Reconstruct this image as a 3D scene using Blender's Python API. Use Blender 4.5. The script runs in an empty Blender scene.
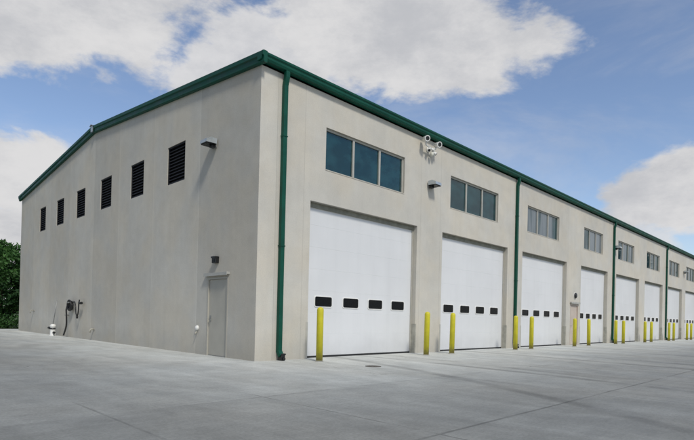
import bpy, bmesh, math, random
from mathutils import Vector, Matrix
from mathutils import noise as mn
R = math.radians
S = bpy.context.scene
COL = S.collection
random.seed(7)

# ------------------------------------------------------------------ node helpers
def new_mat(name):
    m = bpy.data.materials.new(name); m.use_nodes = True
    nt = m.node_tree; b = nt.nodes['Principled BSDF']
    return m, nt, b
def N(nt, t, **kw):
    n = nt.nodes.new(t)
    for k, v in kw.items(): setattr(n, k, v)
    return n
def math_n(nt, op, a, b=None, c=None, clamp=False):
    n = N(nt, 'ShaderNodeMath', operation=op); n.use_clamp = clamp
    for i, v in enumerate((a, b, c)):
        if v is None: continue
        if isinstance(v, (int, float)): n.inputs[i].default_value = v
        else: nt.links.new(v, n.inputs[i])
    return n.outputs[0]
def sstep(nt, v, lo, hi, a=0.0, b=1.0):
    n = N(nt, 'ShaderNodeMapRange', interpolation_type='SMOOTHSTEP')
    nt.links.new(v, n.inputs[0])
    n.inputs[1].default_value = lo; n.inputs[2].default_value = hi
    n.inputs[3].default_value = a; n.inputs[4].default_value = b
    return n.outputs[0]
def mixc(nt, f, a, b, mode='MIX'):
    n = N(nt, 'ShaderNodeMix', data_type='RGBA', blend_type=mode)
    if isinstance(f, (int, float)): n.inputs[0].default_value = f
    else: nt.links.new(f, n.inputs[0])
    for i, v in ((6, a), (7, b)):
        if isinstance(v, tuple): n.inputs[i].default_value = (*v, 1) if len(v) == 3 else v
        else: nt.links.new(v, n.inputs[i])
    return n.outputs[2]
def noise_n(nt, vec, scale, detail=4, rough=.55, dist=0):
    n = N(nt, 'ShaderNodeTexNoise'); n.inputs['Scale'].default_value = scale
    n.inputs['Detail'].default_value = detail; n.inputs['Roughness'].default_value = rough
    n.inputs['Distortion'].default_value = dist
    nt.links.new(vec, n.inputs['Vector']); return n.outputs[0]
def mapped(nt, vec, scale=(1, 1, 1), loc=(0, 0, 0), rot=(0, 0, 0)):
    n = N(nt, 'ShaderNodeMapping'); n.inputs['Scale'].default_value = scale
    n.inputs['Location'].default_value = loc; n.inputs['Rotation'].default_value = rot
    nt.links.new(vec, n.inputs['Vector']); return n.outputs[0]
def bump(nt, b, h, strength=.3, dist=.01):
    n = N(nt, 'ShaderNodeBump'); n.inputs['Strength'].default_value = strength
    n.inputs['Distance'].default_value = dist
    nt.links.new(h, n.inputs['Height']); nt.links.new(n.outputs[0], b.inputs['Normal'])
def grey(nt, v):
    n = N(nt, 'ShaderNodeCombineColor')
    for i in range(3): nt.links.new(v, n.inputs[i])
    return n.outputs[0]

def simple(name, col, rough=.5, metal=0, var=.08, scale=6, spec=.5, bmp=0.0, coat=0):
    m, nt, b = new_mat(name)
    g = N(nt, 'ShaderNodeNewGeometry').outputs['Position']
    n1 = noise_n(nt, g, scale, 5, .6)
    f = sstep(nt, n1, .3, .7, 1 - var, 1 + var)
    c = mixc(nt, 1.0, col, grey(nt, f), 'MULTIPLY')
    nt.links.new(c, b.inputs['Base Color'])
    rr = sstep(nt, n1, .3, .7, max(rough - .08, .02), min(rough + .1, 1))
    nt.links.new(rr, b.inputs['Roughness'])
    b.inputs['Metallic'].default_value = metal
    b.inputs['Specular IOR Level'].default_value = spec
    b.inputs['Coat Weight'].default_value = coat
    if bmp: bump(nt, b, noise_n(nt, g, scale * 6, 3), bmp, .004)
    return m

# painted tilt-up concrete
def wall_mat(name, col, streak=.10):
    m, nt, b = new_mat(name)
    g = N(nt, 'ShaderNodeNewGeometry').outputs['Position']
    att = N(nt, 'ShaderNodeAttribute', attribute_name='tone')
    big = sstep(nt, noise_n(nt, g, .35, 4, .6), .3, .7, .95, 1.05)
    blot = sstep(nt, noise_n(nt, g, 1.7, 6, .65, .4), .25, .75, .955, 1.045)
    st = sstep(nt, noise_n(nt, mapped(nt, g, (5, 5, .22)), 1.0, 5, .6), .35, .75, 1.0 + streak * .25, 1 - streak * .6)
    fine = sstep(nt, noise_n(nt, g, 30, 5, .75), .3, .7, .95, 1.05)
    sep = N(nt, 'ShaderNodeSeparateXYZ'); nt.links.new(g, sep.inputs[0])
    grime = math_n(nt, 'ADD', sep.outputs[2], math_n(nt, 'MULTIPLY', noise_n(nt, g, 1.3, 5), -.9))
    grm = sstep(nt, grime, -.5, .35, .84, 1.0)
    v = math_n(nt, 'MULTIPLY', math_n(nt, 'MULTIPLY', big, blot), math_n(nt, 'MULTIPLY', st, fine))
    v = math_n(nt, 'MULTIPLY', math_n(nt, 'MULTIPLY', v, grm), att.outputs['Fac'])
    warm = mixc(nt, sstep(nt, noise_n(nt, g, .6, 3), .35, .65), (col[0] * 1.01, col[1], col[2] * .965), (col[0] * .975, col[1], col[2] * 1.02))
    nt.links.new(mixc(nt, 1.0, warm, grey(nt, v), 'MULTIPLY'), b.inputs['Base Color'])
    b.inputs['Roughness'].default_value = .88
    b.inputs['Specular IOR Level'].default_value = .25
    bump(nt, b, math_n(nt, 'ADD', noise_n(nt, g, 60, 3, .7), math_n(nt, 'MULTIPLY', noise_n(nt, g, 3, 3), 1.5)), .5, .008)
    return m

def concrete_mat():
    m, nt, b = new_mat('slab_concrete')
    g = N(nt, 'ShaderNodeNewGeometry').outputs['Position']
    sep = N(nt, 'ShaderNodeSeparateXYZ'); nt.links.new(g, sep.inputs[0])
    X, Y = sep.outputs[0], sep.outputs[1]
    # newer apron lighter, foreground vignette painted in; distance from the facades, ragged with noise
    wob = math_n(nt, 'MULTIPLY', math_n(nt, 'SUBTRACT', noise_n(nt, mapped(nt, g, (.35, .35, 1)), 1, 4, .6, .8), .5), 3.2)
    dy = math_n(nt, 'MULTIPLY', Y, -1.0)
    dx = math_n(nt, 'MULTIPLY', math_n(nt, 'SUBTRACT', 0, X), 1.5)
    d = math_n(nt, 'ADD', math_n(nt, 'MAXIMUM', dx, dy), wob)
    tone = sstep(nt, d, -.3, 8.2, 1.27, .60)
    # broom finish streaks along the drive direction and big stains
    br = sstep(nt, noise_n(nt, mapped(nt, g, (1.2, 9, 1), rot=(0, 0, R(-40))), 1, 5, .7), .3, .7, .955, 1.045)
    st = sstep(nt, noise_n(nt, mapped(nt, g, (.85, .2, 1), rot=(0, 0, R(8))), 1, 7, .66, .9), .36, .64, .88, 1.08)
    mot = sstep(nt, noise_n(nt, g, 1.6, 8, .72), .32, .68, .90, 1.09)
    fin = sstep(nt, noise_n(nt, g, 28, 5, .8), .30, .70, .84, 1.13)
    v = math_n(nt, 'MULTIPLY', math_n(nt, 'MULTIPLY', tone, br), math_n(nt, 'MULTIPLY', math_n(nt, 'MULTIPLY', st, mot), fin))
    # tyre tracks: arcs swinging out of the bays (rings round points out in the yard)
    trk = sstep(nt, noise_n(nt, mapped(nt, g, loc=(3, 9, 0)), .35, 5, .65), .30, .55)
    Y2 = math_n(nt, 'MULTIPLY', Y, Y)
    yfade = math_n(nt, 'MULTIPLY', sstep(nt, Y, -12, -7.5), sstep(nt, Y, .05, .3, 1, 0))
    tt = None
    for (x0, sl, qq, w, k) in ((2.80, .2, -.022, .16, .30), (3.85, .0, -.011, .16, .32), (4.9, .05, -.016, .13, .16), (9.35, .05, -.012, .18, .26), (11.2, .0, -.02, .18, .26), (10.4, .12, .02, .14, .18),
                              (15.6, .1, .012, .2, .26), (17.6, .06, .018, .2, .26), (22.4, -.05, -.02, .22, .22), (24.1, .1, .0, .22, .22), (28.2, 0, -.02, .25, .22), (30.2, .1, .01, .25, .22), (34.5, 0, .01, .3, .2), (36.4, 0, .01, .3, .2)):
        xc = math_n(nt, 'ADD', math_n(nt, 'MULTIPLY_ADD', Y, sl, x0), math_n(nt, 'MULTIPLY', Y2, qq))
        a = math_n(nt, 'ABSOLUTE', math_n(nt, 'SUBTRACT', X, xc))
        t = sstep(nt, a, w * .3, w * 1.5, k, 0)
        tt = t if tt is None else math_n(nt, 'MAXIMUM', tt, t)
    v = math_n(nt, 'MULTIPLY', v, math_n(nt, 'SUBTRACT', 1.0, math_n(nt, 'MULTIPLY', math_n(nt, 'MULTIPLY', tt, trk), yfade)))
    # the outer slabs were poured from a darker mix: edge along the joint at y = -4.65
    slab = math_n(nt, 'MULTIPLY', sstep(nt, math_n(nt, 'ADD', Y, math_n(nt, 'MULTIPLY', wob, .02)), -4.70, -4.60, 1, 0), sstep(nt, X, -5.2, 2.5, 1, .25))
    v = math_n(nt, 'MULTIPLY', v, math_n(nt, 'SUBTRACT', 1.0, math_n(nt, 'MULTIPLY', slab, .13)))
    # small oil spots
    vo = N(nt, 'ShaderNodeTexVoronoi'); vo.inputs['Scale'].default_value = .55; nt.links.new(mapped(nt, g, (1, 1.5, 1)), vo.inputs['Vector'])
    sp = sstep(nt, math_n(nt, 'ADD', vo.outputs['Distance'], math_n(nt, 'MULTIPLY', noise_n(nt, g, 9, 3), .12)), .07, .13, .80, 1)
    v = math_n(nt, 'MULTIPLY', v, sp)
    vc = N(nt, 'ShaderNodeTexVoronoi', feature='DISTANCE_TO_EDGE'); vc.inputs['Scale'].default_value = .13
    nv = N(nt, 'ShaderNodeTexNoise'); nv.inputs['Scale'].default_value = 1.1; nv.inputs['Detail'].default_value = 5; nt.links.new(g, nv.inputs['Vector'])
    va = N(nt, 'ShaderNodeVectorMath', operation='MULTIPLY_ADD'); nt.links.new(nv.outputs['Color'], va.inputs[0]); va.inputs[1].default_value = (1.6, 1.6, 0); nt.links.new(g, va.inputs[2])
    nt.links.new(va.outputs[0], vc.inputs['Vector'])
    ck = math_n(nt, 'MULTIPLY', sstep(nt, vc.outputs['Distance'], .0006, .0022, .30, 0), sstep(nt, noise_n(nt, g, .25, 2), .52, .6))
    v = math_n(nt, 'MULTIPLY', v, math_n(nt, 'SUBTRACT', 1.0, ck))
    # saw-cut joints at their own places in the yard
    wv = math_n(nt, 'MULTIPLY', math_n(nt, 'SUBTRACT', noise_n(nt, g, .8, 2), .5), .03)
    def joint(c, a0, w=.008):
        dd = math_n(nt, 'ABSOLUTE', math_n(nt, 'ADD', math_n(nt, 'SUBTRACT', c, a0), wv))
        return sstep(nt, dd, w, w + .014, 1, 0)
    j = None; jn = sstep(nt, noise_n(nt, g, .9, 3), .3, .6, .25, 1)
    for c, a0, w in [(Y, -7.55, .013), (X, -5.2, .008), (X, -3.1, .007), (Y, -4.65, .004), (Y, -11.8, .012), (Y, 4.6, .006), (Y, 9.2, .006), (Y, 13.8, .006)] + [(X, x, .004) for x in (1.4, 7.2, 13.4, 19.3, 26.1, 32.4, 38.6, 44.9, -9.6, -14.0)]:
        q = joint(c, a0, w)
        if c is X and a0 in (-5.2, -3.1): q = math_n(nt, 'MULTIPLY', q, sstep(nt, Y, -4.6 if a0 == -3.1 else -4.4, -3.4 if a0 == -5.2 else -4.2, 1, .12))
        if a0 == -4.65: q = math_n(nt, 'MULTIPLY', q, sstep(nt, X, -5.3, -3.2))
        j = q if j is None else math_n(nt, 'MAXIMUM', j, q)
    v = math_n(nt, 'MULTIPLY', v, math_n(nt, 'SUBTRACT', 1.0, math_n(nt, 'MULTIPLY', math_n(nt, 'MULTIPLY', j, jn), .38)))
    base = mixc(nt, sstep(nt, noise_n(nt, g, .3, 3), .35, .65), (.410, .426, .410), (.424, .430, .402))
    nt.links.new(mixc(nt, 1.0, base, grey(nt, v), 'MULTIPLY'), b.inputs['Base Color'])
    nt.links.new(sstep(nt, noise_n(nt, g, .9, 5, .6), .3, .7, .62, .85), b.inputs['Roughness'])
    b.inputs['Specular IOR Level'].default_value = .35
    h = math_n(nt, 'ADD', noise_n(nt, g, 90, 3, .7), math_n(nt, 'MULTIPLY', j, -2.5))
    h = math_n(nt, 'ADD', h, math_n(nt, 'MULTIPLY', noise_n(nt, mapped(nt, g, (.5, 40, 1)), 1, 3), .8))
    bump(nt, b, h, .3, .006)
    return m

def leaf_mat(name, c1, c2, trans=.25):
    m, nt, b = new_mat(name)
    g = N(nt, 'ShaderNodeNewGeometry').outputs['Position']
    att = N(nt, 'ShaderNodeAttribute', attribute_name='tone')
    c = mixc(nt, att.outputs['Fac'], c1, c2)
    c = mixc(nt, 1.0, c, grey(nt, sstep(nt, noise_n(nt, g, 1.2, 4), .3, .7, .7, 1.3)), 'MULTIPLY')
    nt.links.new(c, b.inputs['Base Color']); b.inputs['Roughness'].default_value = .55
    b.inputs['Specular IOR Level'].default_value = .3
    tr = N(nt, 'ShaderNodeBsdfTranslucent'); nt.links.new(c, tr.inputs[0])
    mx = N(nt, 'ShaderNodeMixShader'); mx.inputs[0].default_value = trans
    nt.links.new(b.outputs[0], mx.inputs[1]); nt.links.new(tr.outputs[0], mx.inputs[2])
    nt.links.new(mx.outputs[0], nt.nodes['Material Output'].inputs[0])
    return m

def glass_mat(name, blinds):
    m, nt, b = new_mat(name)
    g = N(nt, 'ShaderNodeNewGeometry').outputs['Position']
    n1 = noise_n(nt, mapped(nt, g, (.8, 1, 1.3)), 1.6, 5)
    c = mixc(nt, sstep(nt, n1, .4, .62), (.002, .026, .032), (.009, .050, .058))  # soft cloud reflections mottled into the pane tint
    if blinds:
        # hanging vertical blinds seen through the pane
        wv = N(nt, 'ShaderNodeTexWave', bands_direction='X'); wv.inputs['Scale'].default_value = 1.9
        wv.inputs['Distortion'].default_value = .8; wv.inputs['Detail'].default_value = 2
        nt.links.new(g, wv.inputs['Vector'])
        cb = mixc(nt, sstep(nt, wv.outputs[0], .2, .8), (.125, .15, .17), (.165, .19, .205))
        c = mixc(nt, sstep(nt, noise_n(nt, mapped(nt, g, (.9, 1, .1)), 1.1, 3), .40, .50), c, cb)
    nt.links.new(c, b.inputs['Base Color'])
    b.inputs['Roughness'].default_value = .03; b.inputs['IOR'].default_value = 1.65
    b.inputs['Specular Tint'].default_value = (.8, .97, 1.0, 1)
    bump(nt, b, noise_n(nt, g, .9, 2), .06, .02)
    return m

M = {}
M['wall'] = wall_mat('painted_tilt_up_wall', (.548, .518, .458), .04)
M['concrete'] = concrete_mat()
M['green'] = simple('green_painted_metal', (.003, .066, .042), .45, 0, .16, 2.5, spec=.25)
M['darkgreen'] = simple('dark_green_metal', (.005, .06, .042), .4, 0, .12, 3)
M['roof'] = simple('galvalume_roof', (.42, .45, .45), .35, .6, .06, 1.5)
M['seal'] = simple('olive_shaded_seal', (.22, .22, .18), .8, 0, .2, 5)
M['rubber'] = simple('black_rubber', (.012, .012, .013), .6, 0, .2, 20)
M['black'] = simple('black_plastic', (.010, .011, .012), .35, 0, .2, 20)
M['alu'] = simple('beige_aluminium', (.44, .43, .38), .45, .1, .06, 6)
M['grey_door'] = simple('grey_painted_door', (.40, .385, .335), .5, 0, .06, 2)
M['pink_door'] = simple('beige_painted_door', (.50, .43, .37), .5, 0, .06, 2)
M['steel'] = simple('galvanised_steel', (.30, .31, .30), .45, .5, .2, 12)
M['silver'] = simple('silver_lamp_housing', (.48, .52, .54), .3, .5, .06, 8)
M['yellow'] = simple('yellow_bollard_sleeve', (.58, .525, .022), .5, 0, .08, 4, bmp=.1)
nt = M['yellow'].node_tree; b = nt.nodes['Principled BSDF']; src = b.inputs['Base Color'].links[0].from_socket
g = N(nt, 'ShaderNodeNewGeometry').outputs['Position']; sp = N(nt, 'ShaderNodeSeparateXYZ'); nt.links.new(g, sp.inputs[0])
lo = sstep(nt, math_n(nt, 'ADD', sp.outputs[2], math_n(nt, 'MULTIPLY', noise_n(nt, g, 14, 5), -.35)), -.15, .16, .75, 0)
scr = math_n(nt, 'MULTIPLY', sstep(nt, noise_n(nt, mapped(nt, g, (30, 30, 6)), 1, 5, .7), .63, .70), .55)
nt.links.new(mixc(nt, math_n(nt, 'MAXIMUM', lo, scr), src, (.16, .13, .06)), b.inputs['Base Color'])
M['white'] = simple('white_plastic', (.74, .74, .71), .4, 0, .05, 8)
M['lens'] = simple('dark_glass_lens', (.006, .007, .008), .25, 0, .1, 8, spec=.15)
M['frost'] = simple('frosted_lamp_lens', (.60, .60, .52), .3, 0, .08, 10)
M['hose'] = simple('black_rubber_hose', (.011, .011, .012), .45, 0, .2, 15)
M['guard'] = simple('corner_guard_steel', (.36, .35, .30), .7, 0, .15, 6)
M['louvre'] = simple('bronze_louvre', (.014, .015, .018), .55, 0, .2, 6, spec=.25)
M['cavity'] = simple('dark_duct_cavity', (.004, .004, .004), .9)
M['stain'] = simple('lighter_wall_patch', (.46, .44, .37), .9, 0, .06, 4)
M['bark'] = simple('bark', (.055, .042, .03), .9, 0, .3, 9, bmp=.4)
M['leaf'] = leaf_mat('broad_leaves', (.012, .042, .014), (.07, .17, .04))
M['needle'] = leaf_mat('needles', (.012, .030, .012), (.03, .06, .022), .1)
M['iron'] = simple('cast_iron_lid', (.10, .09, .075), .7, .2, .3, 20)
M['cap'] = simple('grey_painted_flashing', (.40, .40, .37), .6, 0, .06, 5)
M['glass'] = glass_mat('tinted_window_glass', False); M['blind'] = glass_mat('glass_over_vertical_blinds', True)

def door_mat():
    m, nt, b = new_mat('white_sectional_door')
    g = N(nt, 'ShaderNodeNewGeometry').outputs['Position']
    sep = N(nt, 'ShaderNodeSeparateXYZ'); nt.links.new(g, sep.inputs[0])
    big = sstep(nt, noise_n(nt, g, .5, 3), .3, .7, .97, 1.03)
    st = sstep(nt, noise_n(nt, mapped(nt, g, (4, 4, .3)), 1, 5, .6), .4, .8, 1.0, .955)
    dirt = sstep(nt, math_n(nt, 'ADD', sep.outputs[2], math_n(nt, 'MULTIPLY', noise_n(nt, g, 2, 5), -.8)), -.4, .35, .86, 1)
    v = math_n(nt, 'MULTIPLY', math_n(nt, 'MULTIPLY', big, st), dirt)
    nt.links.new(mixc(nt, 1.0, (.685, .695, .70), grey(nt, v), 'MULTIPLY'), b.inputs['Base Color'])
    b.inputs['Roughness'].default_value = .42
    # stucco embossed steel skin
    bump(nt, b, noise_n(nt, g, 120, 2), .15, .002)
    return m
M['door'] = door_mat()

# ------------------------------------------------------------------ mesh helpers
class MB:
    def __init__(s): s.v = []; s.f = []; s.mi = []; s.tone = []; s.sm = []
    def face(s, pts, mi=0, tone=1.0, smooth=False):
        i = len(s.v); s.v += [tuple(p) for p in pts]; s.f.append(tuple(range(i, i + len(pts)))); s.mi.append(mi); s.tone.append(tone); s.sm.append(smooth)
    def box(s, a, b, mi=0, skip='', tone=1.0):
        x0, y0, z0 = a; x1, y1, z1 = b
        i = len(s.v)
        s.v += [(x0, y0, z0), (x1, y0, z0), (x1, y1, z0), (x0, y1, z0), (x0, y0, z1), (x1, y0, z1), (x1, y1, z1), (x0, y1, z1)]
        for q in ((0, 3, 2, 1), (4, 5, 6, 7), (0, 1, 5, 4), (1, 2, 6, 5), (2, 3, 7, 6), (3, 0, 4, 7)):
            s.f.append(tuple(i + k for k in q)); s.mi.append(mi); s.tone.append(tone); s.sm.append(False)
    def sweep(s, prof, p0, p1, up=Vector((0, 0, 1)), mi=0, caps=True):
        """extrude closed 2D profile (side, up) from p0 to p1"""
        p0, p1 = Vector(p0), Vector(p1); d = (p1 - p0).normalized(); side = up.cross(d).normalized() if abs(up.dot(d)) < .99 else Vector((1, 0, 0)); u = d.cross(side)
        A = [p0 + side * a + u * b for a, b in prof]; B = [p1 + side * a + u * b for a, b in prof]
        n = len(prof)
        for k in range(n): s.face([A[k], A[(k + 1) % n], B[(k + 1) % n], B[k]], mi)
        if caps: s.face(A[::-1], mi); s.face(B, mi)
    def tube(s, pts, r, n=10, mi=0, caps=True, smooth=True):
        pts = [Vector(p) for p in pts]; m = len(pts)
        rr = r if isinstance(r, (list, tuple)) else [r] * m
        base = len(s.v); prev = None
        for k, p in enumerate(pts):
            d = (pts[min(k + 1, m - 1)] - pts[max(k - 1, 0)]).normalized()
            if prev is None: a = d.orthogonal().normalized()
            else: a = (prev - d * prev.dot(d)).normalized()
            prev = a; b = d.cross(a)
            for q in range(n):
                t = 2 * math.pi * q / n; s.v.append(tuple(p + (a * math.cos(t) + b * math.sin(t)) * rr[k]))
        for k in range(m - 1):
            for q in range(n):
                s.f.append((base + k * n + q, base + k * n + (q + 1) % n, base + (k + 1) * n + (q + 1) % n, base + (k + 1) * n + q)); s.mi.append(mi); s.tone.append(1); s.sm.append(smooth)
        if caps:
            s.f.append(tuple(base + q for q in range(n))[::-1]); s.mi.append(mi); s.tone.append(1); s.sm.append(False)
            s.f.append(tuple(base + (m - 1) * n + q for q in range(n))); s.mi.append(mi); s.tone.append(1); s.sm.append(False)
    def lathe(s, prof, c, n=20, axis='z', mi=0):
        """prof: (radius, height)"""
        c = Vector(c); base = len(s.v); m = len(prof)
        for r, h in prof:
            for q in range(n):
                t = 2 * math.pi * q / n; a, b = r * math.cos(t), r * math.sin(t)
                o = {'z': (a, b, h), 'y': (a, -h, b), 'x': (-h, a, b)}[axis]
                s.v.append(tuple(c + Vector(o)))
        for k in range(m - 1):
            for q in range(n):
                s.f.append((base + k * n + q, base + k * n + (q + 1) % n, base + (k + 1) * n + (q + 1) % n, base + (k + 1) * n + q)); s.mi.append(mi); s.tone.append(1); s.sm.append(True)
        for k in (0, m - 1):
            s.f.append(tuple(base + k * n + q for q in range(n))); s.mi.append(mi); s.tone.append(1); s.sm.append(False)

ORG = {}
def link(o, parent, org):
    org = Vector(org); COL.objects.link(o)
    if parent is not None:
        o.parent = parent; o.location = org - ORG[parent.name]
    else: o.location = org
    ORG[o.name] = org
def part(name, mb, mats, parent=None, org=(0, 0, 0), label=None, bevel=0, fixn=True, kind=None):
    me = bpy.data.meshes.new(name); org = Vector(org)
    me.from_pydata([tuple(Vector(v) - org) for v in mb.v], [], mb.f)
    mats = mats if isinstance(mats, (list, tuple)) else [mats]
    for m in mats: me.materials.append(m)
    me.polygons.foreach_set('material_index', mb.mi)
    me.polygons.foreach_set('use_smooth', mb.sm)
    a = me.attributes.new('tone', 'FLOAT', 'FACE'); a.data.foreach_set('value', mb.tone)
    if fixn:
        bm = bmesh.new(); bm.from_mesh(me); bmesh.ops.recalc_face_normals(bm, faces=bm.faces); bm.to_mesh(me); bm.free()
    me.update()
    o = bpy.data.objects.new(name, me); link(o, parent, org)
    if label: o['label'] = label
    if kind: o['kind'] = kind
    if bevel:
        b = o.modifiers.new('bevel', 'BEVEL'); b.width = bevel; b.segments = 2; b.limit_method = 'ANGLE'
    return o
def thing(name, label, cat, loc, group=None):
    o = bpy.data.objects.new(name, None); link(o, None, loc); o['label'] = label; o['category'] = cat
    if group: o['group'] = group
    return o
def copy_thing(src, loc, label):
    """copy a thing with its parts and sub-parts; loc is where the copy stands"""
    c = src.copy(); COL.objects.link(c); c.location = Vector(loc); c['label'] = label; ORG[c.name] = Vector(loc)
    for ch in [o for o in list(bpy.data.objects) if o.parent == src]:
        d = ch.copy(); COL.objects.link(d); d.parent = c
        for gch in [o for o in list(bpy.data.objects) if o.parent == ch]:
            e = gch.copy(); COL.objects.link(e); e.parent = d
    return c

# ------------------------------------------------------------------ building
EAVE = 7.31; RIDGE = 8.36; DEPTH = 22.79; HALF = DEPTH / 2; LEN = 57.6
B = thing('service_garage', 'long beige concrete service garage with green eaves and a row of white overhead doors', 'garage building', (0, 0, 0))

DOORS = [(1.69, 6.44), (7.92, 12.78), (14.14, 19.10), (21.03, 25.25), (26.80, 31.62), (32.95, 37.75), (39.35, 44.05), (45.30, 50.10), (51.75, 56.55)]
WINS = [(2.21, 5.70), (8.38, 11.89), (14.57, 18.06), (21.38, 24.34), (27.08, 30.38), (33.35, 36.75), (39.55, 42.95), (45.45, 48.95), (52.0, 55.5)]
DH = 4.27; W0, W1 = 5.20, 6.39
ENTRY = (19.66, 20.72)
REC = .19; WREC = .11
LOUV = [(3.81, 4.95), (6.70, 7.78), (9.56, 10.68), (12.44, 13.52), (15.25, 16.32), (18.08, 19.10)]

def wall_face(mb, breaks_s, zs_for, P, tones, holes, top):
    """P(s,z,depth)->point. cells between breaks; holes (s0,s1,z0,z1,recess)"""
    for a, b in zip(breaks_s[:-1], breaks_s[1:]):
        mid = (a + b) / 2; hs = sorted([h for h in holes if h[0] - 1e-6 <= a and b <= h[1] + 1e-6], key=lambda h: h[2])
        t = tones(mid); z = 0
        for h in hs:
            if h[2] > z: mb.face([P(a, z, 0), P(b, z, 0), P(b, h[2], 0), P(a, h[2], 0)], tone=t)
            z = h[3]
        mb.face([P(a, z, 0), P(b, z, 0), P(b, top(b), 0), P(a, top(a), 0)], tone=t)
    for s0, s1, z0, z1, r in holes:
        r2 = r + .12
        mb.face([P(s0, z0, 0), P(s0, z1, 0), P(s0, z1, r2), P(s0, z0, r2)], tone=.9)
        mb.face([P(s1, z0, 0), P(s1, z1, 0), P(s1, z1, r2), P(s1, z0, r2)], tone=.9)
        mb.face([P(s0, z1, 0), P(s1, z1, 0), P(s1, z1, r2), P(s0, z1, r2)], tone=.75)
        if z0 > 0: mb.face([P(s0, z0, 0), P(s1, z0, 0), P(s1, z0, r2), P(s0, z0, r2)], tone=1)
def brk(seams, holes, end, extra=()):
    s = {0.0, end, *extra}
    for q in seams: s |= {q - .012, q + .012}
    for h in holes: s |= {h[0], h[1]}
    return sorted(s)

# front
fh = [(a, b, 0, DH, REC) for a, b in DOORS] + [(a, b, W0, W1, WREC) for a, b in WINS] + [(*ENTRY, 0, 2.13, .08)]
fseam = [.53, 1.45, 6.62, 7.78, 12.93, 13.99, 19.28, 20.88, 25.42, 26.6, 31.8, 32.8, 37.9, 39.2, 44.2, 45.15, 50.25, 51.6]
rt = random.Random(3); ft = [rt.uniform(.975, 1.025) for _ in range(60)]; ft[0] = 1.05
def ftone(s):
    for q in fseam:
        if abs(s - q) < .013: return .88
    return ft[sum(1 for q in fseam if q < s)]
mb = MB(); wall_face(mb, brk(fseam, fh, LEN), None, lambda s, z, d: (s, d, z), ftone, fh, lambda s: EAVE)
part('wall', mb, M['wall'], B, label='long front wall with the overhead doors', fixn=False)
# left gable
LD = (1.27, 2.31)
lh = [(a, b, 5.15, 6.33, .10) for a, b in LOUV] + [(*LD, 0, 2.14, .06)]
lseam = [2.93, 5.9, 8.8, 11.4, 14.35, 17.3, 20.1]
lt = [.925, 1.035, 1.01, .935, 1.03, .975, 1.035, .985]
def ltone(s):
    for q in lseam:
        if abs(s - q) < .013: return 1.14
    return lt[sum(1 for q in lseam if q < s)]
top = lambda y: EAVE + (RIDGE - EAVE) * (1 - abs(y - HALF) / HALF)
mb = MB(); wall_face(mb, brk(lseam, lh, DEPTH, (HALF,)), None, lambda s, z, d: (d, s, z), ltone, lh, top)
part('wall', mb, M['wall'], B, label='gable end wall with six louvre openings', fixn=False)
mb = MB(); mb.face([(0, DEPTH, 0), (LEN, DEPTH, 0), (LEN, DEPTH, EAVE), (0, DEPTH, EAVE)]); part('wall', mb, M['wall'], B)
mb = MB(); mb.face([(LEN, 0, 0), (LEN, DEPTH, 0), (LEN, DEPTH, EAVE), (LEN, HALF, RIDGE), (LEN, 0, EAVE)]); part('wall', mb, M['wall'], B)
# roof with standing seams
mb = MB(); OV = .14
sl = (RIDGE - EAVE) / HALF
for sgn in (0, 1):
    def rp(x, t, dz):   # t 0 at eave .. 1 at ridge
        y = t * HALF if sgn == 0 else DEPTH - t * HALF
        if t == 0: y += -.10 if sgn == 0 else .10
        return (x, y, EAVE + .10 + (RIDGE - EAVE) * t + dz)
    mb.face([rp(-.10, 0, .12), rp(LEN + .1, 0, .12), rp(LEN + .1, 1, .12), rp(-.10, 1, .12)])
    x = .3
    while x < LEN:
        A = [rp(x, 0, .12), rp(x + .04, 0, .12), rp(x + .04, 1, .12), rp(x, 1, .12)]; Bq = [(p[0], p[1], p[2] + .05) for p in A]
        mb.face(Bq); mb.face([A[0], A[3], Bq[3], Bq[0]]); mb.face([A[1], A[2], Bq[2], Bq[1]]); mb.face([A[0], A[1], Bq[1], Bq[0]])
        x += .6
part('roof', mb, M['roof'], B, org=(0, 0, EAVE), fixn=False)
# gutters: K-style profile (side = away from the wall, up)
def gutter(yw, sgn, lab=None):
    prof = [(0, 0), (.16, 0), (.185, .05), (.185, .10), (.215, .14), (.215, .19), (.20, .19), (.20, .155), (0, .155)]
    mb = MB(); x0, x1 = -.14, LEN + .14
    z = EAVE + .05
    P = lambda x, a, b: (x, yw + sgn * (a + .003), z + b)
    n = len(prof)
    for k in range(n):
        (a, b), (c, d) = prof[k], prof[(k + 1) % n]
        mb.face([P(x0, a, b), P(x1, a, b), P(x1, c, d), P(x0, c, d)])
    mb.face([P(x0, a, b) for a, b in prof]); mb.face([P(x1, a, b) for a, b in prof])
    return part('gutter', mb, M['green'], B, org=(0, yw, z))
gutter(0, -1); gutter(DEPTH, 1)
# joints in the gutter run
# rake trims on the gables
def rake(xw, sgn):
    for y0, y1 in ((-.24, HALF), (HALF, DEPTH + .24)):
        mb = MB()
        z = lambda y: EAVE + (RIDGE - EAVE) * (1 - abs(y - HALF) / HALF)
        prof = [(0, -.01), (.085, -.01), (.10, .012), (.10, .13), (.135, .155), (.135, .255), (.115, .27), (0, .27)]
        n = len(prof); ca = [(xw + sgn * (a + .003), y0, z(y0) + b) for a, b in prof]; cb = [(xw + sgn * (a + .003), y1, z(y1) + b) for a, b in prof]
        for k in range(n): mb.face([ca[k], ca[(k + 1) % n], cb[(k + 1) % n], cb[k]])
        mb.face(ca); mb.face(cb)
        part('rake_trim', mb, M['green'], B, org=(xw, (y0 + y1) / 2, EAVE + .5))
rake(0, -1); rake(LEN, 1)
mb = MB(); zc = RIDGE + .27
mb.face([(-.20, HALF - .16, zc - .035), (-.20, HALF, zc + .03), (LEN, HALF, zc + .03), (LEN, HALF - .16, zc - .035)])
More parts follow.
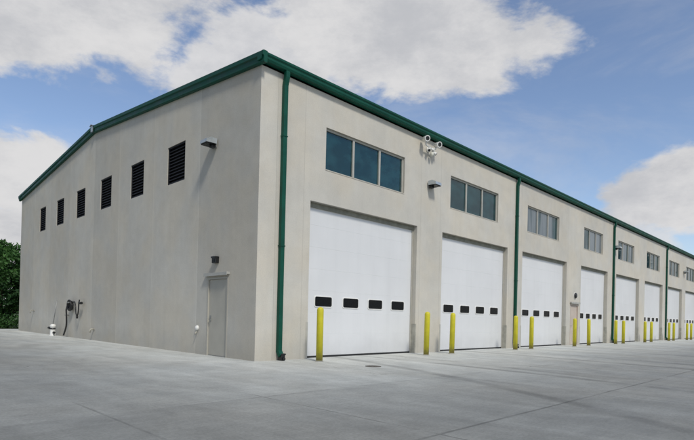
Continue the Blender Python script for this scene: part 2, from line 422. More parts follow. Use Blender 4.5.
mb.face([(-.20, HALF + .16, zc - .035), (-.20, HALF, zc + .03), (LEN, HALF, zc + .03), (LEN, HALF + .16, zc - .035)])
mb.box((-.165, HALF - .10, zc - .26), (-.142, HALF + .10, zc - .02))
part('ridge_cap', mb, M['silver'], B, org=(0, HALF, zc))

# downspouts
def downspout(x, splash=True):
    mb = MB(); w = .060; y0 = -.035
    prof = [(-w, -.05), (-w + .02, -.057), (-.012, -.057), (0, -.05), (.012, -.057), (w - .02, -.057), (w, -.05), (w, .05), (-w, .05)]
    # straight run with an offset elbow at the gutter outlet and one at the foot
    path = [(x, y0 - .085, EAVE + .04), (x, y0 - .085, EAVE - .10), (x, y0 - .03, EAVE - .30), (x, y0 - .03, .24), (x, y0 - .12, .12)]
    rings = []
    for k, p in enumerate(path):
        p = Vector(p)
        if k == 0: d = Vector((0, 0, -1))
        elif k == len(path) - 1: d = Vector(path[k]) - Vector(path[k - 1])
        else: d = (Vector(path[k + 1]) - p).normalized() + (p - Vector(path[k - 1])).normalized()
        d.normalize(); side = Vector((1, 0, 0)); u = side.cross(d).normalized()
        rings.append([p + side * a + u * -b for a, b in prof])
    n = len(prof)
    for A, Bq in zip(rings[:-1], rings[1:]):
        for k in range(n): mb.face([A[k], A[(k + 1) % n], Bq[(k + 1) % n], Bq[k]])
    mb.face(rings[0]); mb.face(rings[-1])
    o = part('downspout', mb, M['green'], B, org=(x, y0, 3.6))
    for z in (2.9, 5.7):
        s = MB(); s.box((x - .074, -.126, z), (x + .074, -.1225, z + .02)); s.box((x - .074, -.1225, z), (x - .0705, -.002, z + .03)); s.box((x + .0705, -.1225, z), (x + .074, -.002, z + .03))
        part('strap', s, M['green'], o, org=(x, -.05, z))
    f = MB(); f.box((x - .02, -.20, .0), (x + .10, -.05, .17)); f.box((x - .035, -.215, .14), (x + .115, -.035, .18)); f.tube([(x + .04, -.18, .05), (x + .04, -.25, .045)], .04, 10)
    part('drain_boot', f, M['black'], o, org=(x + .04, -.13, .1), bevel=.012)
for x in (.70, 13.45, 26.14, 38.63, 51.0): downspout(x)

# overhead doors
def overhead_door(a, b, k):
    y = REC; mb = MB(); nsec = 7; zb = .05; h = (DH - zb) / nsec
    prof = []
    for i in range(nsec):
        z0 = zb + i * h
        prof += [(y + .003, z0), (y, z0 + .004), (y, z0 + h - .004), (y + .003, z0 + h)]
    for (ya, za), (yb, zb2) in zip(prof[:-1], prof[1:]):
        mb.face([(a - .02, ya, za), (b + .02, ya, za), (b + .02, yb, zb2), (a - .02, yb, zb2)])
    mb.box((a - .02, y + .013, .045), (b + .02, y + .06, DH))
    o = part('overhead_door', mb, M['door'], B, org=((a + b) / 2, y, 0), fixn=False)
    w = b - a; ws = .64 * min(1, w / 4.75)
    for j in range(4):
        c = a + w / 2 + (j - 1.5) * w * .2315
        m2 = MB(); x0, x1, z0, z1 = c - ws / 2, c + ws / 2, 1.425, 1.70; t = .035
        def rr(x0, x1, z0, z1, r, yy, n=4):
            pts = []
            for cx, cz, s in ((x1 - r, z1 - r, 0), (x0 + r, z1 - r, 90), (x0 + r, z0 + r, 180), (x1 - r, z0 + r, 270)):
                for q in range(n + 1):
                    t2 = R(s + 90 * q / n); pts.append((cx + r * math.cos(t2), yy, cz + r * math.sin(t2)))
            return pts
        rings = [rr(x0 - .03, x1 + .03, z0 - .03, z1 + .03, .07, y - .001), rr(x0 - .025, x1 + .025, z0 - .025, z1 + .025, .065, y - .016), rr(x0, x1, z0, z1, .05, y - .018), rr(x0 + .012, x1 - .012, z0 + .012, z1 - .012, .04, y - .004)]
        for q, (r1, r2) in enumerate(zip(rings[:-1], rings[1:])):
            for e in range(len(r1)): m2.face([r1[e], r1[(e + 1) % len(r1)], r2[(e + 1) % len(r1)], r2[e]], mi=0 if q < 2 else 1)
        m2.face(rings[-1], mi=2)
        part('door_window', m2, [M['white'], M['rubber'], M['lens']], o, org=(c, y, 1.56))
    s = MB(); s.box((a - .0, y - .012, .0), (b + .0, y + .03, .047)); part('bottom_seal', s, M['rubber'], o, org=((a + b) / 2, y, 0))
    s = MB(); s.box((a, y - .05, DH - .13), (b, y - .004, DH - .001)); part('header_seal', s, M['seal'], o, org=((a + b) / 2, y, DH))  # dark olive of this strip also carries the shade under the soffit
    for xs in ((a + .002, a + .05), (b - .05, b - .002)):
        s = MB(); s.box((xs[0], y - .035, .0), (xs[1], y - .004, DH - .132)); part('side_seal', s, M['alu'], o, org=(xs[0], y, 0))
    # lift handle / lock hasp low on the door
    s = MB(); s.box((a + .10, y - .03, .72), (a + .13, y - .005, .90)); part('handle', s, M['steel'], o, org=(a + .11, y, .8))
    g = MB(); t = .006
    g.box((b + .002, -t, 0), (b + .06, -.001, .98)); g.box((b - t, -t, 0), (b - .0005, .15, .98))
    part('corner_guard', g, M['guard'], B, org=(b, 0, 0))
    g = MB(); g.box((a - .06, -t, 0), (a - .002, -.001, .98)); g.box((a + .0005, -t, 0), (a + t, .15, .98))
    part('corner_guard', g, M['alu'], B, org=(a, 0, 0))
for k, (a, b) in enumerate(DOORS): overhead_door(a, b, k)

# high strip windows
def strip_window(a, b, k=0):
    y = WREC; fr = MB(); t = .055
    z0, z1 = W0, W1
    fr.box((a, y - .045, z0), (b, y + .02, z0 + t)); fr.box((a, y - .045, z1 - t), (b, y + .02, z1))
    fr.box((a, y - .045, z0 + t), (a + t, y + .02, z1 - t)); fr.box((b - t, y - .045, z0 + t), (b, y + .02, z1 - t))
    o = part('window', fr, M['alu'], B, org=((a + b) / 2, y, (z0 + z1) / 2))
    w = b - a; xs = [a + t, a + w / 3, a + 2 * w / 3, b - t]
    for j in (1, 2):
        m2 = MB(); m2.box((xs[j] - .035, y - .05, z0 + t + .001), (xs[j] + .035, y + .02, z1 - t - .001)); part('mullion', m2, M['alu'], o, org=(xs[j], y, z0))
    for j in range(3):
        m2 = MB(); l, r = xs[j] + (.035 if j else 0), xs[j + 1] - (.035 if j < 2 else 0)
        e = [random.uniform(-.0015, .0015) for _ in range(3)]
        m2.face([(l, y - .006 + e[0], z0 + t), (r, y - .006 + e[1], z0 + t), (r, y - .006 + e[2], z1 - t), (l, y - .006 + e[0] + e[2] - e[1], z1 - t)])
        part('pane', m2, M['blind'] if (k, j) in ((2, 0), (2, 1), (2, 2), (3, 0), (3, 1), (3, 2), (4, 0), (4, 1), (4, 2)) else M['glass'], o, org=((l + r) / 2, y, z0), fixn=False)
    s = MB(); s.box((a + .001, -.012, z0 + .0), (b - .001, y - .046, z0 + .018)); part('sill', s, M['wall'], o, org=((a + b) / 2, 0, z0))
for k, (a, b) in enumerate(WINS): strip_window(a, b, k)

# louvres on the gable
for a, b in LOUV:
    z0, z1 = 5.15, 6.33; x = .10; t = .045
    fr = MB(); fr.box((x - .075, a, z0), (x + .02, b, z0 + t)); fr.box((x - .075, a, z1 - t), (x + .02, b, z1)); fr.box((x - .075, a, z0 + t), (x + .02, a + t, z1 - t)); fr.box((x - .075, b - t, z0 + t), (x + .02, b, z1 - t))
    o = part('louvre_vent', fr, M['louvre'], B, org=(x, (a + b) / 2, (z0 + z1) / 2))
    s = MB(); n = 11; hh = (z1 - z0 - 2 * t) / n
    for i in range(n):
        zz = z0 + t + i * hh
        s.face([(x - .065, a + t, zz + .004), (x - .065, b - t, zz + .004), (x + .005, b - t, zz + hh * .86), (x + .005, a + t, zz + hh * .86)])
        s.face([(x - .065, a + t, zz - .010), (x - .065, b - t, zz - .010), (x - .065, b - t, zz + .004), (x - .065, a + t, zz + .004)])
    part('slats', s, M['louvre'], o, org=(x, (a + b) / 2, z0), fixn=False)
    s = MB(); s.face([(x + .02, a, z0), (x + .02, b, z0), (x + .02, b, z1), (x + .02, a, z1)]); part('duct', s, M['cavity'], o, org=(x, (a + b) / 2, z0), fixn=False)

# entry doors
def entry(P, s0, s1, h, rec, mat, flip, lab):
    """P(s, depth, z) maps along-wall / into-wall to world"""
    def pbox(mb, a, b, mi=0):
        p, q = P(a[0], a[1], a[2]), P(b[0], b[1], b[2]); mb.box([min(u, v) for u, v in zip(p, q)], [max(u, v) for u, v in zip(p, q)], mi)
    c = P((s0 + s1) / 2, rec, 0)
    fr = MB(); t = .05
    pbox(fr, (s0, -.012, 0), (s0 + t, rec + .03, h)); pbox(fr, (s1 - t, -.012, 0), (s1, rec + .03, h)); pbox(fr, (s0 + t, -.012, h - t), (s1 - t, rec + .03, h))
    lf = MB(); pbox(lf, (s0 + t + .004, rec - .03, .015), (s1 - t - .004, rec + .015, h - t - .004))
    o = part('entry_door', lf, mat, B, org=c, bevel=.003, label=lab)
    part('door_frame', fr, mat, o, org=c)
    cap = MB(); pbox(cap, (s0 - .07, -.10, h + .06), (s1 + .07, -.002, h + .12)); pbox(cap, (s0 - .07, -.10, h + .035), (s1 + .07, -.085, h + .06)); part('drip_cap', cap, M['cap'], o, org=P((s0 + s1) / 2, 0, h))
    hs = s1 - t - .09 if flip else s0 + t + .09; hn = s0 + t if flip else s1 - t
    hd = MB(); pbox(hd, (hs - .035, rec - .04, .93), (hs + .035, rec - .03, 1.10)); sg = -1 if flip else 1
    hd.tube([P(hs, rec - .04, 1.0), P(hs, rec - .085, 1.0), P(hs + sg * .11, rec - .085, .995)], .011, 8); part('handle', hd, M['steel'], o, org=P(hs, rec, 1.0))
    for z in (.25, 1.05, 1.82):
        q = MB(); q.tube([P(hn, rec - .038, z), P(hn, rec - .038, z + .11)], .011, 8); part('hinge', q, M['guard'], o, org=P(hn, rec, z))
    q = MB(); pbox(q, (s0 + t, rec - .05, 0), (s1 - t, rec + .03, .012)); part('threshold', q, M['steel'], o, org=c)
entry(lambda s, d, z: (d, s, z), *LD, 2.14, .06, M['grey_door'], True, 'grey steel door in the gable end')
entry(lambda s, d, z: (s, d, z), *ENTRY, 2.13, .08, M['pink_door'], False, 'beige steel door between overhead doors')

# ------------------------------------------------------------------ fixtures (things hung on the building)
def ang_wall_light(P, loc, label, group):
    """wedge hooded wall pack; P(s, out, z) local to world offset"""
    loc = Vector(loc); t = thing('wall_light', label, 'wall light', loc, group)
    def pb(mb, a, b, mi=0):
        p, q = P(*a), P(*b); mb.box([min(u, v) + l for u, v, l in zip(p, q, loc)], [max(u, v) + l for u, v, l in zip(p, q, loc)], mi)
    m = MB(); pb(m, (-.10, .001, -.10), (.10, .05, .10)); part('mounting_plate', m, M['steel'], t, org=loc, bevel=.006)
    m = MB(); W = .17
    side = [(.05, .12), (.22, .13), (.36, .06), (.37, -.03), (.35, -.03), (.05, -.02)]
    A = [Vector(P(-W, a, b)) + loc for a, b in side]; Bq = [Vector(P(W, a, b)) + loc for a, b in side]
    n = len(side)
    for k in range(n): m.face([A[k], A[(k + 1) % n], Bq[(k + 1) % n], Bq[k]])
    m.face(A); m.face(Bq); part('hood', m, M['silver'], t, org=loc, bevel=.008)
    m = MB(); pb(m, (-.17, .07, -.055), (.17, .34, -.031)); part('lens', m, M['lens'], t, org=loc)
    m = MB(); pb(m, (-.12, .052, -.12), (.02, .17, -.057)); part('driver_box', m, M['black'], t, org=loc, bevel=.008)
    return t
PF = lambda s, o, z: (s, -o, z)
PL = lambda s, o, z: (-o, s, z)
ang_wall_light(PL, (0, 2.10, 5.80), 'silver hooded wall light high on the gable end above the grey door', 'hooded wall lights')
l0 = ang_wall_light(PF, (7.10, 0, 5.76), 'silver hooded wall light under the twin floodlight between the first two windows', 'hooded wall lights')
copy_thing(l0, (26.42, 0, 5.82), 'silver hooded wall light just right of the third green downspout')
copy_thing(l0, (44.55, 0, 5.80), 'silver hooded wall light farthest along the row of bays')

# security floodlight / camera cluster under the eave
c = Vector((6.92, 0, 6.97)); T = thing('security_floodlight', 'white twin-headed security floodlight under the green gutter', 'floodlight', c)
m = MB(); m.lathe([(.085, 0), (.085, .03), (.07, .05)], c + Vector((0, -.002, -.02)), 16, 'y'); m.lathe([(.05, 0), (.05, .05), (.035, .07)], c + Vector((0, -.05, -.02)), 16, 'y'); part('base', m, M['white'], T, org=c)
def head(d, name, L=.24, r=.085, start=(0, -.10, 0), cap='lens'):
    p0 = c + Vector(start); d = Vector(d); p1 = p0 + d
    m = MB(); m.tube([p0, p0 + Vector((0, -.05, 0)), p0 + Vector((d.x * .8, -.08, d.z * .15)), p1], .028, 8); a = part('arm', m, M['white'], T, org=p0)
    f = Vector((-.55, -.75, -.22)).normalized() if name == 'cam' else Vector(name).normalized()
    m = MB(); q = p1 - f * L * .4
    m.tube([q, q + f * .03, q + f * L * .75, q + f * L], [r * .45, r * .8, r * .9, r], 16); h = part('lamp_head', m, M['white'], T, org=p1)
    m = MB(); e = q + f * (L + .001); m.tube([e, e + f * .006], [r * .72, r * .6], 16); part('lens', m, M['black'], h, org=e)
head((-.42, -.10, .20), (-.45, -1, -.20), .28, .10); head((.26, -.10, .17), (-.35, -1, -.2), .28, .10)
head((-.12, -.06, -.06), (-.6, -.6, -.6), .14, .06, (-.02, -.10, -.02)); head((.15, -.06, -.10), (.5, -.7, -.6), .14, .06, (.02, -.10, -.02))
m = MB(); m.lathe([(.0005, -.07), (.035, -.06), (.055, -.03), (.06, .0), (.06, .06)], c + Vector((.04, -.16, -.20)), 14); part('motion_sensor', m, M['frost'], T, org=c + Vector((.04, -.16, -.2)))

# black wall pack above the grey door
c = Vector((0, 1.85, 2.60)); T = thing('door_light', 'small black box light above the grey gable door', 'door light', c)
m = MB(); m.box((-.11, c.y - .10, c.z - .08), (-.001, c.y + .10, c.z + .08)); m.box((-.14, c.y - .105, c.z + .05), (-.001, c.y + .105, c.z + .10)); part('housing', m, M['black'], T, org=c, bevel=.01)
m = MB(); m.box((-.116, c.y - .06, c.z - .06), (-.111, c.y + .06, c.z + .02)); part('lens', m, M['lens'], T, org=c)
# round black light over front entry door
c = Vector((20.24, 0, 2.60)); T = thing('round_door_light', 'round black light above the beige door between bays', 'door light', c)
m = MB(); m.lathe([(.17, .001), (.17, .012), (.16, .02)], c, 20, 'y'); part('backplate', m, M['white'], T, org=c)
m = MB(); m.lathe([(.15, .021), (.15, .06), (.12, .085), (.02, .09)], c, 20, 'y'); part('housing', m, M['black'], T, org=c)
# keypad boxes beside the overhead doors
c = Vector((0, 2.80, .72)); T = thing('wall_outlet', 'small white domed outlet low on the wall beside the grey door', 'outlet', c)
m = MB(); m.lathe([(.075, .001), (.075, .03), (.062, .055), (.035, .075), (.01, .08)], c + Vector((0, 0, .02)), 18, 'x'); part('dome', m, M['white'], T, org=c)
m = MB(); m.tube([c + Vector((-.03, 0, -.09)), c + Vector((-.07, 0, -.12)), c + Vector((-.075, .0, -.17))], .024, 10); part('spout', m, M['guard'], T, org=c)
# small wall hydrant at the far end of the gable
c = Vector((0, 19.75, 1.12)); T = thing('wall_spigot', 'small dark spigot near the far edge of the gable wall', 'spigot', c)
m = MB(); m.box((-.015, c.y - .16, c.z - .02), (-.001, c.y + .16, c.z + .03)); m.tube([c, c + Vector((-.14, 0, 0)), c + Vector((-.17, 0, -.04)), c + Vector((-.17, 0, -.13))], .025, 10); part('pipe', m, M['guard'], T, org=c)
m = MB(); m.lathe([(.05, 0), (.05, .02)], c + Vector((-.12, 0, .045)), 12); part('valve_wheel', m, M['guard'], T, org=c)
# stub pipe right of the hose
c = Vector((0, 11.0, .44)); T = thing('pipe_stub', 'short grey pipe stub low on the wall right of the coiled hose', 'pipe stub', c)
m = MB(); m.tube([c, c + Vector((-.12, 0, 0)), c + Vector((-.16, 0, -.05)), c + Vector((-.16, 0, -.13))], .035, 10); m.lathe([(.06, .001), (.06, .012)], c, 14, 'x'); part('pipe', m, M['guard'], T, org=c)

# hose on a hanger
c = Vector((0, 13.55, 1.38)); T = thing('garden_hose', 'black rubber hose coiled on a hanger on the gable wall', 'hose', c)
pts = []
rh = random.Random(5)
for k in range(5 * 24):
    t = 2 * math.pi * k / 24; r = .20 + .025 * math.sin(k * .21) + .010 * (k // 24)
    pts.append(c + Vector((-.08 - .022 * (k / 24), math.cos(t) * r, math.sin(t) * r * .85 - .02 * math.sin(k * .1))))
a = pts[-1]
tail = [a + Vector((-.02, .03, -.15)), c + Vector((-.2, .22, -.55)), c + Vector((-.18, .30, -.9)), c + Vector((-.25, .40, -1.30))]
def smooth(ps, n=6):
    out = []
    for i in range(len(ps) - 1):
        p0, p1, p2, p3 = ps[max(i - 1, 0)], ps[i], ps[i + 1], ps[min(i + 2, len(ps) - 1)]
        for q in range(n):
            t = q / n; out.append(.5 * ((2 * p1) + (p2 - p0) * t + (2 * p0 - 5 * p1 + 4 * p2 - p3) * t * t + (3 * p1 - p0 - 3 * p2 + p3) * t ** 3))
    return out + [ps[-1]]
m = MB(); m.tube(pts + smooth(tail), .034, 8); part('hose_coil', m, M['hose'], T, org=c)
m = MB(); m.box((-.06, c.y - .14, c.z - .16), (-.001, c.y + .14, c.z + .16)); m.box((-.24, c.y - .11, c.z + .10), (-.06, c.y + .11, c.z + .16)); part('hanger', m, M['steel'], T, org=c, bevel=.01)
lp = [c + Vector((-.1, -.15, .1)), c + Vector((-.14, -.55, .16)), c + Vector((-.16, -.78, -.02)), c + Vector((-.16, -.85, -.30)), c + Vector((-.15, -.98, -.44)), c + Vector((-.15, -1.1, -.28)), c + Vector((-.15, -1.15, .06)), c + Vector((-.15, -1.22, .24))]
m = MB(); m.tube(smooth(lp), .026, 8); part('hose_loop', m, M['hose'], T, org=c)
m = MB(); q = lp[4]; m.tube([q, q + Vector((0, 0, -.10))], [.045, .04], 10); part('hose_coupling', m, M['black'], T, org=q); m = MB(); q = c + Vector((-.15, -1.20, .10)); m.tube([q, q + Vector((0, -.28, .0))], [.05, .055], 10); part('nozzle', m, M['black'], T, org=q)
m = MB(); q = c + Vector((-.02, .55, -.42)); m.tube([q, q + Vector((-.12, .0, 0))], .022, 8); m.box((-.15, q.y - .16, q.z - .02), (-.12, q.y + .16, q.z + .02)); part('tap', m, M['guard'], T, org=q)
m = MB(); m.face([(-.003, 12.05, .02), (-.003, 14.55, .02), (-.003, 14.4, 1.25), (-.003, 13.2, 1.3), (-.003, 12.2, 1.05)]); 
# white standpipe with rod
c = Vector((-.32, 15.25, 0)); T = thing('white_standpipe', 'short white standpipe with a thin grey rod left of the coiled hose', 'standpipe', c)
m = MB(); m.lathe([(.15, 0), (.15, .03), (.11, .05), (.11, .40), (.125, .41), (.125, .47), (.09, .52), (.03, .54)], c, 20); part('body', m, M['white'], T, org=c)
m = MB(); m.tube([c + Vector((-.08, .0, .36)), c + Vector((-.08, .30, .36))], .06, 12); m.tube([c + Vector((0, -.12, .16)), c + Vector((0, -.24, .16))], .05, 12); m.lathe([(.113, .30), (.113, .36)], c, 20); part('outlet', m, M['black'], T, org=c)
m = MB(); m.tube([c + Vector((0, 0, .52)), c + Vector((.12, -.10, 1.62))], .018, 8); part('rod', m, M['steel'], T, org=c)

# ------------------------------------------------------------------ bollards
BOL = [1.42, 6.00, 7.46, 12.05, 13.48, 18.20, 20.10, 24.30, 25.68, 30.12, 31.60, 36.30, 37.70, 42.1, 43.6]
BL = ['at the left edge of the first overhead door, nearest the camera', 'in front of the pier right of the first overhead door', 'at the left edge of the second overhead door',
      'in front of the second green downspout', 'at the left edge of the third overhead door', 'in front of the beige door', 'at the left edge of the fourth overhead door',
      'just right of the third green downspout', 'at the left edge of the fifth overhead door', 'right of the fifth overhead door', 'at the left edge of the sixth overhead door',
      'just right of the fourth green downspout', 'at the left edge of the seventh overhead door', 'fourteenth along the row, right of the seventh overhead door', 'last in the row, at the frame edge']
def bollard(x, label, tilt=0):
    c = Vector((x, -.80, 0)); T = thing('bollard', 'yellow steel bollard ' + label, 'bollard', c, 'yellow bollards in front of the bays')
    r = .086; m = MB(); m.lathe([(r, 0), (r, 1.30), (r * .97, 1.325), (r * .85, 1.35), (r * .6, 1.37), (r * .3, 1.38), (.002, 1.383)], c, 24); part('post', m, M['yellow'], T, org=c)
    m = MB(); m.lathe([(r + .022, .001), (r + .018, .018), (r + .002, .024)], c, 24); part('collar', m, M['guard'], T, org=c)
    return T
b0 = bollard(BOL[0], BL[0])
rb = random.Random(2)
for x, l in zip(BOL[1:], BL[1:]):
    o = copy_thing(b0, (x, -.80, 0), 'yellow steel bollard ' + l)
    o.rotation_euler = (R(rb.uniform(-.5, .5)), R(rb.uniform(-.6, .6)), rb.uniform(0, 6))

# round manhole / drain cover
c = Vector((1.63, -2.45, 0)); T = thing('drain_cover', 'small round dark drain cover set in the concrete', 'drain cover', c)
m = MB(); m.lathe([(.19, .0005), (.19, .006), (.17, .008)], c, 28); part('lid', m, M['iron'], T, org=c)
for k in range(6):
    a = k * math.pi / 3; s = MB(); q = c + Vector((math.cos(a) * .09, math.sin(a) * .09, .0085)); s.lathe([(.016, 0), (.016, .001)], q, 8); part('hole', s, M['cavity'], T, org=q)

# ------------------------------------------------------------------ ground
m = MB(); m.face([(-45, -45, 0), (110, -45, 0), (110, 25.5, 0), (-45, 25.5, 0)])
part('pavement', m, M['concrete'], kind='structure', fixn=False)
gm, nt, bb = new_mat('grass_ground'); g = N(nt, 'ShaderNodeNewGeometry').outputs['Position']
nt.links.new(mixc(nt, sstep(nt, noise_n(nt, g, .8, 6), .35, .65), (.035, .06, .018), (.07, .10, .03)), bb.inputs['Base Color']); bb.inputs['Roughness'].default_value = .95
m = MB(); m.face([(-900, -900, -.03), (900, -900, -.03), (900, 900, -.03), (-900, 900, -.03)])
part('ground', m, gm, kind='structure', fixn=False)

# ------------------------------------------------------------------ trees
def limb(mb, p, d, L, r, depth, rnd, tips):
    pts = [p]; rr = [r]; q = p.copy(); dd = d.copy()
    n = 5
    for k in range(n):
        dd = (dd + Vector((rnd.uniform(-.2, .2), rnd.uniform(-.2, .2), rnd.uniform(-.05, .15)))).normalized(); q = q + dd * L / n; pts.append(q.copy()); rr.append(r * (1 - .6 * (k + 1) / n))
    mb.tube(pts, rr, 7)
    if depth == 0: tips.append(q); return
    for k in range(4):
        s = pts[2 + k % 4 if k < 4 else -1]
        a = rnd.uniform(0, 6.28); nd = (dd * .6 + Vector((math.cos(a), math.sin(a), rnd.uniform(.0, .7)))).normalized()
        limb(mb, s, nd, L * rnd.uniform(.5, .7), rr[2] * .55, depth - 1, rnd, tips)
    tips.append(q)
def leafy(loc, H, W, label, seed, nclump=150, per=85, leaf=.17):
    rnd = random.Random(seed); loc = Vector(loc); T = thing('tree', label, 'tree', loc, 'leafy trees beyond the end of the building')
    tb = MB(); tips = []
    for k in range(3):
        a = rnd.uniform(0, 6.28); limb(tb, loc + Vector((0, 0, -.1)), Vector((math.cos(a) * .28, math.sin(a) * .28, 1)).normalized(), H * .55, .16, 2, rnd, tips)
    part('trunk', tb, M['bark'], T, org=loc, fixn=False)
    cb = MB()
    for k in range(nclump):
        # clump centres through the volume, denser near the surface
        while True:
            u = Vector((rnd.uniform(-1, 1), rnd.uniform(-1, 1), rnd.uniform(-1, 1)))
            if .35 < u.length < 1: break
        if rnd.random() < .6: u = u.normalized() * rnd.uniform(.75, 1.02)
        lump = 1 + .28 * mn.noise(u * 1.9 + Vector((seed * 3.1, 0, 0)))
        zc = .5 + .5 * u.z
        wz = 1.0 if zc < .6 else max(.25, 1 - (zc - .6) * 1.3)
        cc = loc + Vector((u.x * W * lump * wz, u.y * W * lump * wz, H * (.06 + .88 * zc * (.92 + .12 * lump))))
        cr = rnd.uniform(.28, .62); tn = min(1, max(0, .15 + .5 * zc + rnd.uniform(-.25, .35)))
        for j in range(per):
            o = Vector((rnd.gauss(0, 1), rnd.gauss(0, 1), rnd.gauss(0, .75))) * cr * .52; pc = cc + o
            n = Vector((rnd.gauss(0, 1), rnd.gauss(0, 1), rnd.gauss(.6, 1))).normalized(); a = n.orthogonal().normalized(); a.rotate(Matrix.Rotation(rnd.uniform(0, 6.28), 3, n)); b2 = n.cross(a)
            s = leaf * rnd.uniform(.5, 1.1)
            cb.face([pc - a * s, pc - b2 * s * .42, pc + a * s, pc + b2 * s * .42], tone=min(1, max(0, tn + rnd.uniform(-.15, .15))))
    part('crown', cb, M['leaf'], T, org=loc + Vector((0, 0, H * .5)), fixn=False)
leafy((-2.9, 29.4, 0), 5.5, 2.1, 'low dark leafy tree left of the building, nearest the left frame edge', 1)
leafy((.7, 30.6, 0), 5.9, 2.3, 'bushy dark green tree showing beside the far building corner', 2)
leafy((3.6, 31.6, 0), 6.4, 2.4, 'dark green tree mostly hidden behind the far building corner', 3, 110, 60)
leafy((-.9, 33.8, 0), 6.2, 2.6, 'taller leafy tree standing behind the front trees left of the building', 4, 120, 60)
leafy((-6.6, 31.0, 0), 7.0, 2.6, 'broad leafy tree out past the left end of the tree row', 5, 110, 60)
def bushrow():
    rnd = random.Random(9); cb = MB()
    for k in range(120):
        cc = Vector((rnd.uniform(-10, 8), rnd.uniform(26.6, 27.6), rnd.uniform(.05, .7)))
        for j in range(60):
            pc = cc + Vector((rnd.gauss(0, .3), rnd.gauss(0, .3), rnd.gauss(0, .22)))
            if pc.z < 0: continue
            n = Vector((rnd.gauss(0, 1), rnd.gauss(0, 1), rnd.gauss(.6, 1))).normalized(); a = n.orthogonal().normalized(); b2 = n.cross(a); s = rnd.uniform(.05, .12)
            cb.face([pc - a * s, pc - b2 * s * .4, pc + a * s, pc + b2 * s * .4], tone=rnd.uniform(.1, .8))
    o = part('undergrowth', cb, M['leaf'], None, org=(0, 27, 0), fixn=False); o['kind'] = 'stuff'; o['label'] = 'low green undergrowth along the edge of the concrete'; o['category'] = 'undergrowth'
bushrow()
def conifer(loc, H, seed, label):
    rnd = random.Random(seed); loc = Vector(loc); T = thing('pine_tree', label, 'pine tree', loc, 'pines across the yard, reflected in the far windows')
    tb = MB(); tb.tube([loc, loc + Vector((.1, 0, H * .5)), loc + Vector((0, 0, H))], [.28, .16, .02], 8); part('trunk', tb, M['bark'], T, org=loc, fixn=False)
    cb = MB(); z = H * .12
    while z < H * .99:
        rad = (1 - z / H) ** .8 * H * .2 + .15; nb = 9
        for k in range(nb):
            a = rnd.uniform(0, 6.28); L = rad * rnd.uniform(.7, 1.15); d = Vector((math.cos(a), math.sin(a), -.22)); side = Vector((-math.sin(a), math.cos(a), 0))
            for j in range(7):
                p = loc + Vector((0, 0, z)) + d * L * (j + .5) / 7; w = .45 * (1 - j / 9)
                p2 = p + Vector((rnd.uniform(-.1, .1), rnd.uniform(-.1, .1), rnd.uniform(-.15, .1)))
                cb.face([p2 - side * w, p2 + d * .35 + Vector((0, 0, .1)), p2 + side * w, p2 - d * .3 - Vector((0, 0, .25))], tone=rnd.random())
        z += H * .022
    part('crown', cb, M['needle'], T, org=loc, fixn=False)
for i, (x, y, H) in enumerate(((98, -16.5, 15), (104, -19, 17.5), (101, -22.5, 14), (110, -25, 18), (106, -29.5, 16), (114, -33, 17))):
    conifer((x, y, 0), H, 20 + i, ['slim pine', 'tall pine', 'short pine', 'tallest pine', 'bushy pine', 'leaning pine'][i] + ' across the yard reflected in the far windows')

# ------------------------------------------------------------------ sky + sun
sd = Vector((-.23, -.63, .74)).normalized()
el = math.asin(sd.z); az = math.atan2(sd.x, sd.y)
W = bpy.data.worlds.new('World'); S.world = W; W.use_nodes = True; nt = W.node_tree
for n in list(nt.nodes): nt.nodes.remove(n)
out = N(nt, 'ShaderNodeOutputWorld'); bg = N(nt, 'ShaderNodeBackground'); nt.links.new(bg.outputs[0], out.inputs[0])
sky = N(nt, 'ShaderNodeTexSky', sky_type='NISHITA'); sky.sun_disc = False; sky.sun_elevation = el; sky.sun_rotation = az
sky.air_density = 1.0; sky.dust_density = .6; sky.ozone_density = 1.6
tc = N(nt, 'ShaderNodeTexCoord').outputs['Generated']
sep = N(nt, 'ShaderNodeSeparateXYZ'); nt.links.new(tc, sep.inputs[0])
AZ = math_n(nt, 'MULTIPLY', math_n(nt, 'ARCTAN2', sep.outputs[0], sep.outputs[1]), 57.2958)
EL = math_n(nt, 'MULTIPLY', math_n(nt, 'ARCSINE', sep.outputs[2]), 57.2958)
# billowy noise, squashed vertically like a cloud deck seen from below
cv = mapped(nt, tc, (1, 1, 1.9))
nA = noise_n(nt, cv, 3.2, 9, .56, .25); nB = noise_n(nt, mapped(nt, tc, (1, 1, 2.2), (3, 1, 2)), 8, 8, .6, .2)
nz = math_n(nt, 'ADD', math_n(nt, 'MULTIPLY', math_n(nt, 'SUBTRACT', nA, .5), 2.3), math_n(nt, 'MULTIPLY', math_n(nt, 'SUBTRACT', nB, .5), 1.5))
BL_ = [(15, 31, 19, 9, 1), (50, 28.5, 18, 5.2, 1), (35, 26, 11, 6, .95), (12, 12.3, 8, 4.2, 1), (9, 6, 9, 5, 1), (82, 11.8, 10, 4.8, 1), (73, 7.5, 7, 3.2, .8), (112, 9, 17, 11, .9)]
mask = None
for (a, e, ra, re, k) in BL_:
    x = math_n(nt, 'DIVIDE', math_n(nt, 'SUBTRACT', AZ, a), ra); y = math_n(nt, 'DIVIDE', math_n(nt, 'SUBTRACT', EL, e), re)
    q = math_n(nt, 'SQRT', math_n(nt, 'ADD', math_n(nt, 'MULTIPLY', x, x), math_n(nt, 'MULTIPLY', y, y)))
    q = math_n(nt, 'ADD', q, math_n(nt, 'MULTIPLY', nz, .75))
    s = sstep(nt, q, .80, 1.10, k, 0); mask = s if mask is None else math_n(nt, 'MAXIMUM', mask, s)
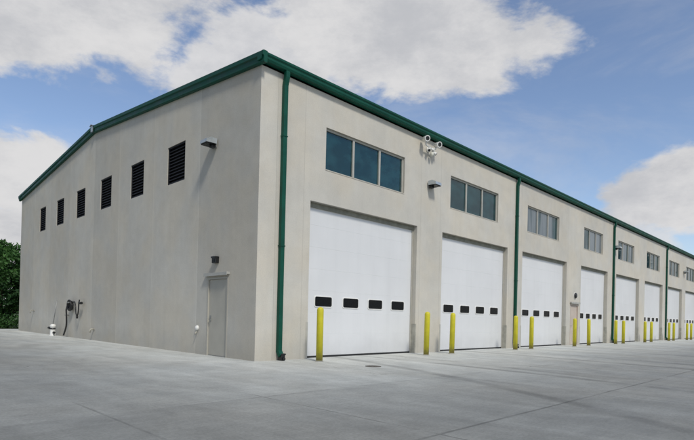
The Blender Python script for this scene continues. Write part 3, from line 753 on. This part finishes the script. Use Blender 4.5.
# away from the framed part of the sky: broken cloud everywhere else
away = math_n(nt, 'MAXIMUM', sstep(nt, math_n(nt, 'ABSOLUTE', math_n(nt, 'SUBTRACT', AZ, 45)), 42, 58), sstep(nt, EL, 36, 46))
gen = math_n(nt, 'MULTIPLY', sstep(nt, nA, .47, .60, 0, .9), away)
mask = math_n(nt, 'MAXIMUM', mask, gen)
thin = math_n(nt, 'MULTIPLY', sstep(nt, noise_n(nt, mapped(nt, tc, (1, 1, 3), (5, 2, 1)), 2.4, 7, .62, .5), .40, .74), .34)
mask = math_n(nt, 'MAXIMUM', mask, thin)
shade = sstep(nt, noise_n(nt, mapped(nt, tc, (1, 1, 2.0), (.03, .02, .06)), 4.6, 8, .66), .30, .66)
ccol = mixc(nt, shade, (5.2, 5.3, 5.6), (7.2, 7.15, 7.2))
skc = mixc(nt, 1.0, sky.outputs[0], (1.50, 1.44, 1.46), 'MULTIPLY')
final = mixc(nt, mask, skc, ccol)
left_dim = math_n(nt, 'MULTIPLY', sstep(nt, AZ, -25, 8, 1, 0), sstep(nt, AZ, -170, -140))  # out-of-view left sky dimmed, added to darken the gable wall
final = mixc(nt, math_n(nt, 'MULTIPLY', left_dim, .42), final, (1.6, 1.9, 2.4))
nt.links.new(final, bg.inputs[0]); bg.inputs[1].default_value = .1
sl_ = bpy.data.lights.new('sun', 'SUN'); sl_.energy = 2.35; sl_.angle = R(9); sl_.color = (1.0, .955, .87)
so = bpy.data.objects.new('sun', sl_); COL.objects.link(so); so.rotation_euler = (-sd).to_track_quat('-Z', 'Y').to_euler()

# ------------------------------------------------------------------ camera
cam = bpy.data.cameras.new('camera'); co = bpy.data.objects.new('camera', cam); COL.objects.link(co)
Fv = Vector((0.70915739, 0.70502497, 0.00596522)); Rv = Vector((0.70473699, -0.70906914, 0.02380591)); Uv = Vector((-0.02101351, 0.01267823, 0.9996988))
mt = Matrix(((Rv.x, Uv.x, -Fv.x), (Rv.y, Uv.y, -Fv.y), (Rv.z, Uv.z, -Fv.z)))
co.matrix_world = Matrix.Translation((-7.2834, -10.3913, 1.108)) @ mt.to_4x4()
cam.sensor_fit = 'HORIZONTAL'; cam.sensor_width = 36; cam.lens = 508.336 * 36 / 694
cam.shift_x = .55 / 694; cam.shift_y = 95.37 / 694
cam.clip_start = .1; cam.clip_end = 3000
S.camera = co
S.render.engine = 'CYCLES'
S.cycles.max_bounces = 6; S.cycles.diffuse_bounces = 3; S.cycles.glossy_bounces = 3; S.cycles.transmission_bounces = 2
S.view_settings.view_transform = 'Standard'; S.view_settings.look = 'None'; S.view_settings.exposure = 0
try: S.cycles.use_denoising = True
except Exception: pass
